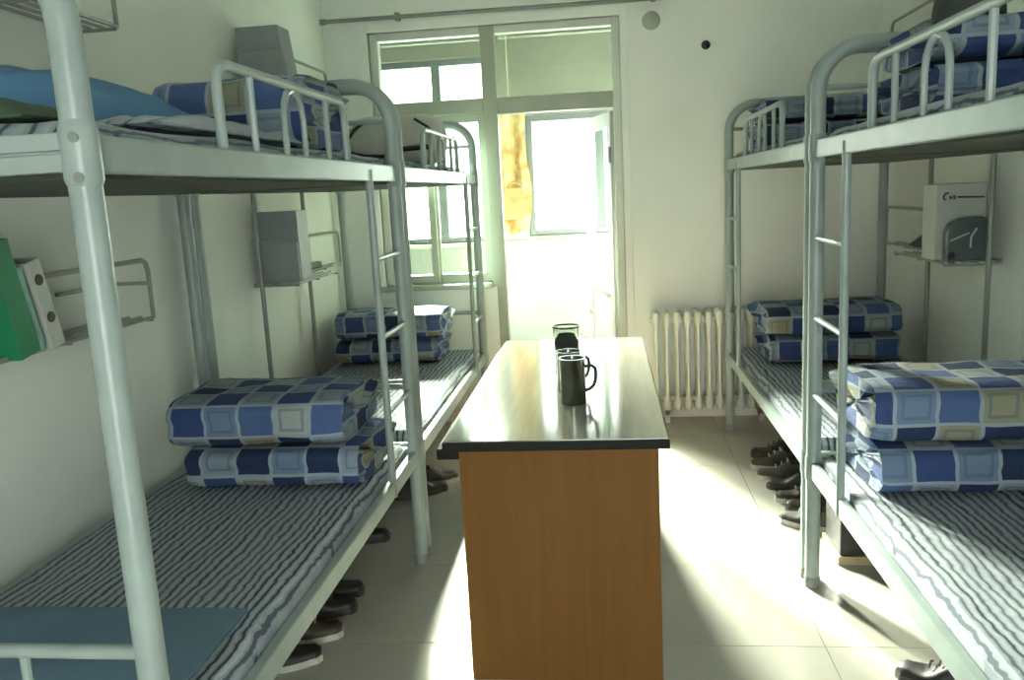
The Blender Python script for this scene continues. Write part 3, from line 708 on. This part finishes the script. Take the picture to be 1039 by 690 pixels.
# ------------------------------------------------------------------ table
ta = empty('long_table', (-.165, 2.325, 0)); tag(ta, 'long wooden table with glossy top and black edge in the aisle', 'table')
TW, TL, TZ = .665, 1.655, .785
MB().box(-TW/2+.004, TW/2-.004, .004, TL-.004, TZ-.012, TZ).build('table_top', 'top', ta, bevel=.002)
MB().box(-TW/2, TW/2, 0, TL, TZ-.032, TZ-.003).build('edge_band', 'blackedge', ta, bevel=.004)
MB().box(-.288, .302, .03, .055, .0, TZ-.032).build('end_panel', 'wood', ta, bevel=.002)
MB().box(-.288, .302, TL-.07, TL-.045, .0, TZ-.032).build('end_panel', 'wood', ta, bevel=.002)
MB().box(-.02, .0, .055, TL-.07, .25, TZ-.032).build('centre_panel', 'wood', ta, bevel=.002)
MB().box(-TW/2-.03, -.275, .06, TL-.08, TZ-.075, TZ-.040).build('side_rail', 'blackedge', ta, bevel=.004)

def mug(label, x, y, rz, r=.043, h=.158):
    g = empty('mug', (x, y, TZ), rz); tag(g, label, 'mug', 'steel mugs on the table')
    MB().lathe([(.0001, 0), (r*.94, 0), (r, .006), (r, h-.004), (r+.002, h), (r-.002, h), (r-.004, h-.006), (r-.005, .01), (.0001, .01)], n=32).build('body', 'steel', g)
    MB().tube([(r-.002, 0, h*.80), (r+.012, 0, h*.82), (r+.024, 0, h*.81), (r+.033, 0, h*.75), (r+.035, 0, h*.64), (r+.033, 0, h*.5), (r+.026, 0, h*.38), (r+.014, 0, h*.31), (r-.003, 0, h*.28)], .006, 8).build('handle', 'black', g)
    MB().lathe([(.0001, h-.03), (r-.004, h-.03), (r-.004, h-.026), (.0001, h-.026)], n=24).build('lid', 'steel', g)
mug('steel mug with black handle nearest the end of the table', -.122, 2.745, .05)
mug('steel mug partly hidden behind the front mug on the table', -.142, 2.91, .35, .042, .15)
gl = empty('drinking_glass', (-.158, 3.14, TZ)); tag(gl, 'clear drinking glass with dark contents behind the steel mugs', 'glass')
MB().lathe([(.0001, 0), (.040, 0), (.047, .02), (.050, .20), (.048, .20), (.044, .025), (.037, .012), (.0001, .012)], n=28).build('glass_wall', 'cupglass', gl)
MB().lathe([(.0001, .014), (.036, .014), (.043, .04), (.0455, .145), (.030, .172), (.0001, .176)], n=24).build('contents', 'darkbag', gl)
MB().tube([(.051*math.cos(a), .051*math.sin(a), .20) for a in [2*PI*i/24 for i in range(25)]], .004, 6).build('rim', 'steel', gl)
MB().tube([(.048, 0, .17), (.078, 0, .165), (.080, 0, .11), (.047, 0, .08)], .005, 6).build('handle', 'cupglass', gl)

# ------------------------------------------------------------------ shoes under the beds
def shoe_mesh(upm, som, laces=True):
    r = empty('shoe'); L = .28
    def half(t):
        return .030+.020*math.sin(min(1, t*1.15)*PI)**.6*(1 if t > .45 else .78)+(.006 if t > .55 else 0)
    m = MB(); st = 16; n = 14
    for j in range(st+1):
        t = j/st; y_ = -L/2+L*t; w_ = half(t)*(1 if 0 < j < st else .55)
        top = .105-.02*abs(t-.12) if t < .42 else max(.045, .105-.115*(t-.42)/.58*1.05)
        if j in (0, st): top *= .8
        for i in range(n+1):
            a = PI*i/n; c_, s_ = math.cos(a), math.sin(a)
            zz = .018+(top-.018)*s_**.7 if s_ > 0 else .018
            if t < .40 and s_ > .9 and 0 < j: zz -= .05          # opening for the foot
            m.v.append((w_*math.copysign(abs(c_)**.6, c_), y_, zz))
    W = n+1
    for j in range(st):
        for i in range(n): a = j*W+i; m.f.append((a, a+1, a+W+1, a+W))
        m.f.append((j*W, (j+1)*W, (j+1)*W+n, j*W+n))
    m.f.append(tuple(range(W))); m.f.append(tuple(st*W+i for i in range(W)))
    m.build('upper', upm, r)
    s = MB(); pl = []
    for j in range(st+1): t = j/st; pl.append((half(t)*1.08*(1 if 0 < j < st else .5), -L/2-.004+(L+.008)*t))
    poly = pl+[(-a, b) for a, b in reversed(pl)]; b = len(s.v); nn = len(poly)
    for z_ in (0, .022): s.v += [(p, q, z_) for p, q in poly]
    s.f.append(tuple(range(nn))); s.f.append(tuple(nn+i for i in range(nn)))
    for i in range(nn): j = (i+1) % nn; s.f.append((i, j, nn+j, nn+i))
    s.build('sole', som, r)
    if laces:
        for k in range(3): y_ = -.005+.028*k; MB().tube([(-.022, y_, .098-.017*k), (0, y_, .108-.017*k), (.022, y_, .098-.017*k)], .0035, 6).build('lace', som, r)
    return r
protos = {'black': shoe_mesh('shoe', 'soledk'), 'white': shoe_mesh('shoe', 'sole'), 'brown': shoe_mesh('shoebr', 'sole'), 'grey': shoe_mesh('shoegrey', 'sole')}
used = {}
def shoe(kind, x, y, rz, label, z=0, rx=0):
    o = protos[kind] if kind not in used else copy_tree(protos[kind]); used[kind] = 1
    o.location = (x, y, z); o.rotation_euler = (rx, 0, math.radians(rz)); tag(o, label, 'shoe', 'shoes under the bunks')
shoe('white', -1.115, 2.42, -70, 'black shoe with pale sole nearest the camera under the left bunk')
shoe('brown', -1.095, 2.585, -75, 'dark brown shoe with pale sole, second from the camera under the left bunk')
shoe('black', -1.100, 2.77, -80, 'black shoe beside the brown shoe under the left bunk')
shoe('black', -1.110, 2.90, -78, 'black shoe farther in under the left foreground bunk')
shoe('black', -1.140, 3.42, -85, 'black shoe just beyond the left bed post')
shoe('black', -0.980, 3.99, -60, 'black shoe under the left bunk by the window, nearer of the pair')
shoe('brown', -0.950, 4.15, -65, 'dark shoe under the left bunk by the window, farther of the pair')
shoe('black', 0.905, 4.50, 79, 'black shoe under the right bunk nearest the radiator')
shoe('brown', 0.875, 4.33, 88, 'brown shoe in the right row, second from the radiator')
shoe('grey', 0.875, 4.15, 79, 'grey canvas shoe with pale sole, third from the radiator')
shoe('black', 0.895, 3.99, 70, 'black shoe in the right row between two grey shoes')
shoe('brown', 0.905, 3.84, 84, 'brown shoe in the middle of the right row')
shoe('black', 0.925, 3.70, 69, 'black shoe leaning toward the right bed post')
shoe('grey', .86, 3.55, 62, 'grey canvas shoe with pale sole next to the right bed post')
shoe('black', .96, 2.34, 55, 'black shoe at the bottom of the picture under the right edge bunk')
bx = empty('shoe_box', (1.065, 3.28, 0)); tag(bx, 'dark storage box with tan base under the right edge bunk', 'box')
MB().box(-.19, .19, -.11, .11, .035, .24).build('body', 'shoe', bx, bevel=.006)
MB().box(-.20, .20, -.12, .12, 0, .035).build('base', 'card', bx, bevel=.004)
MB().box(-.195, .195, -.115, .115, .24, .262).build('lid', 'shoe', bx, bevel=.004)
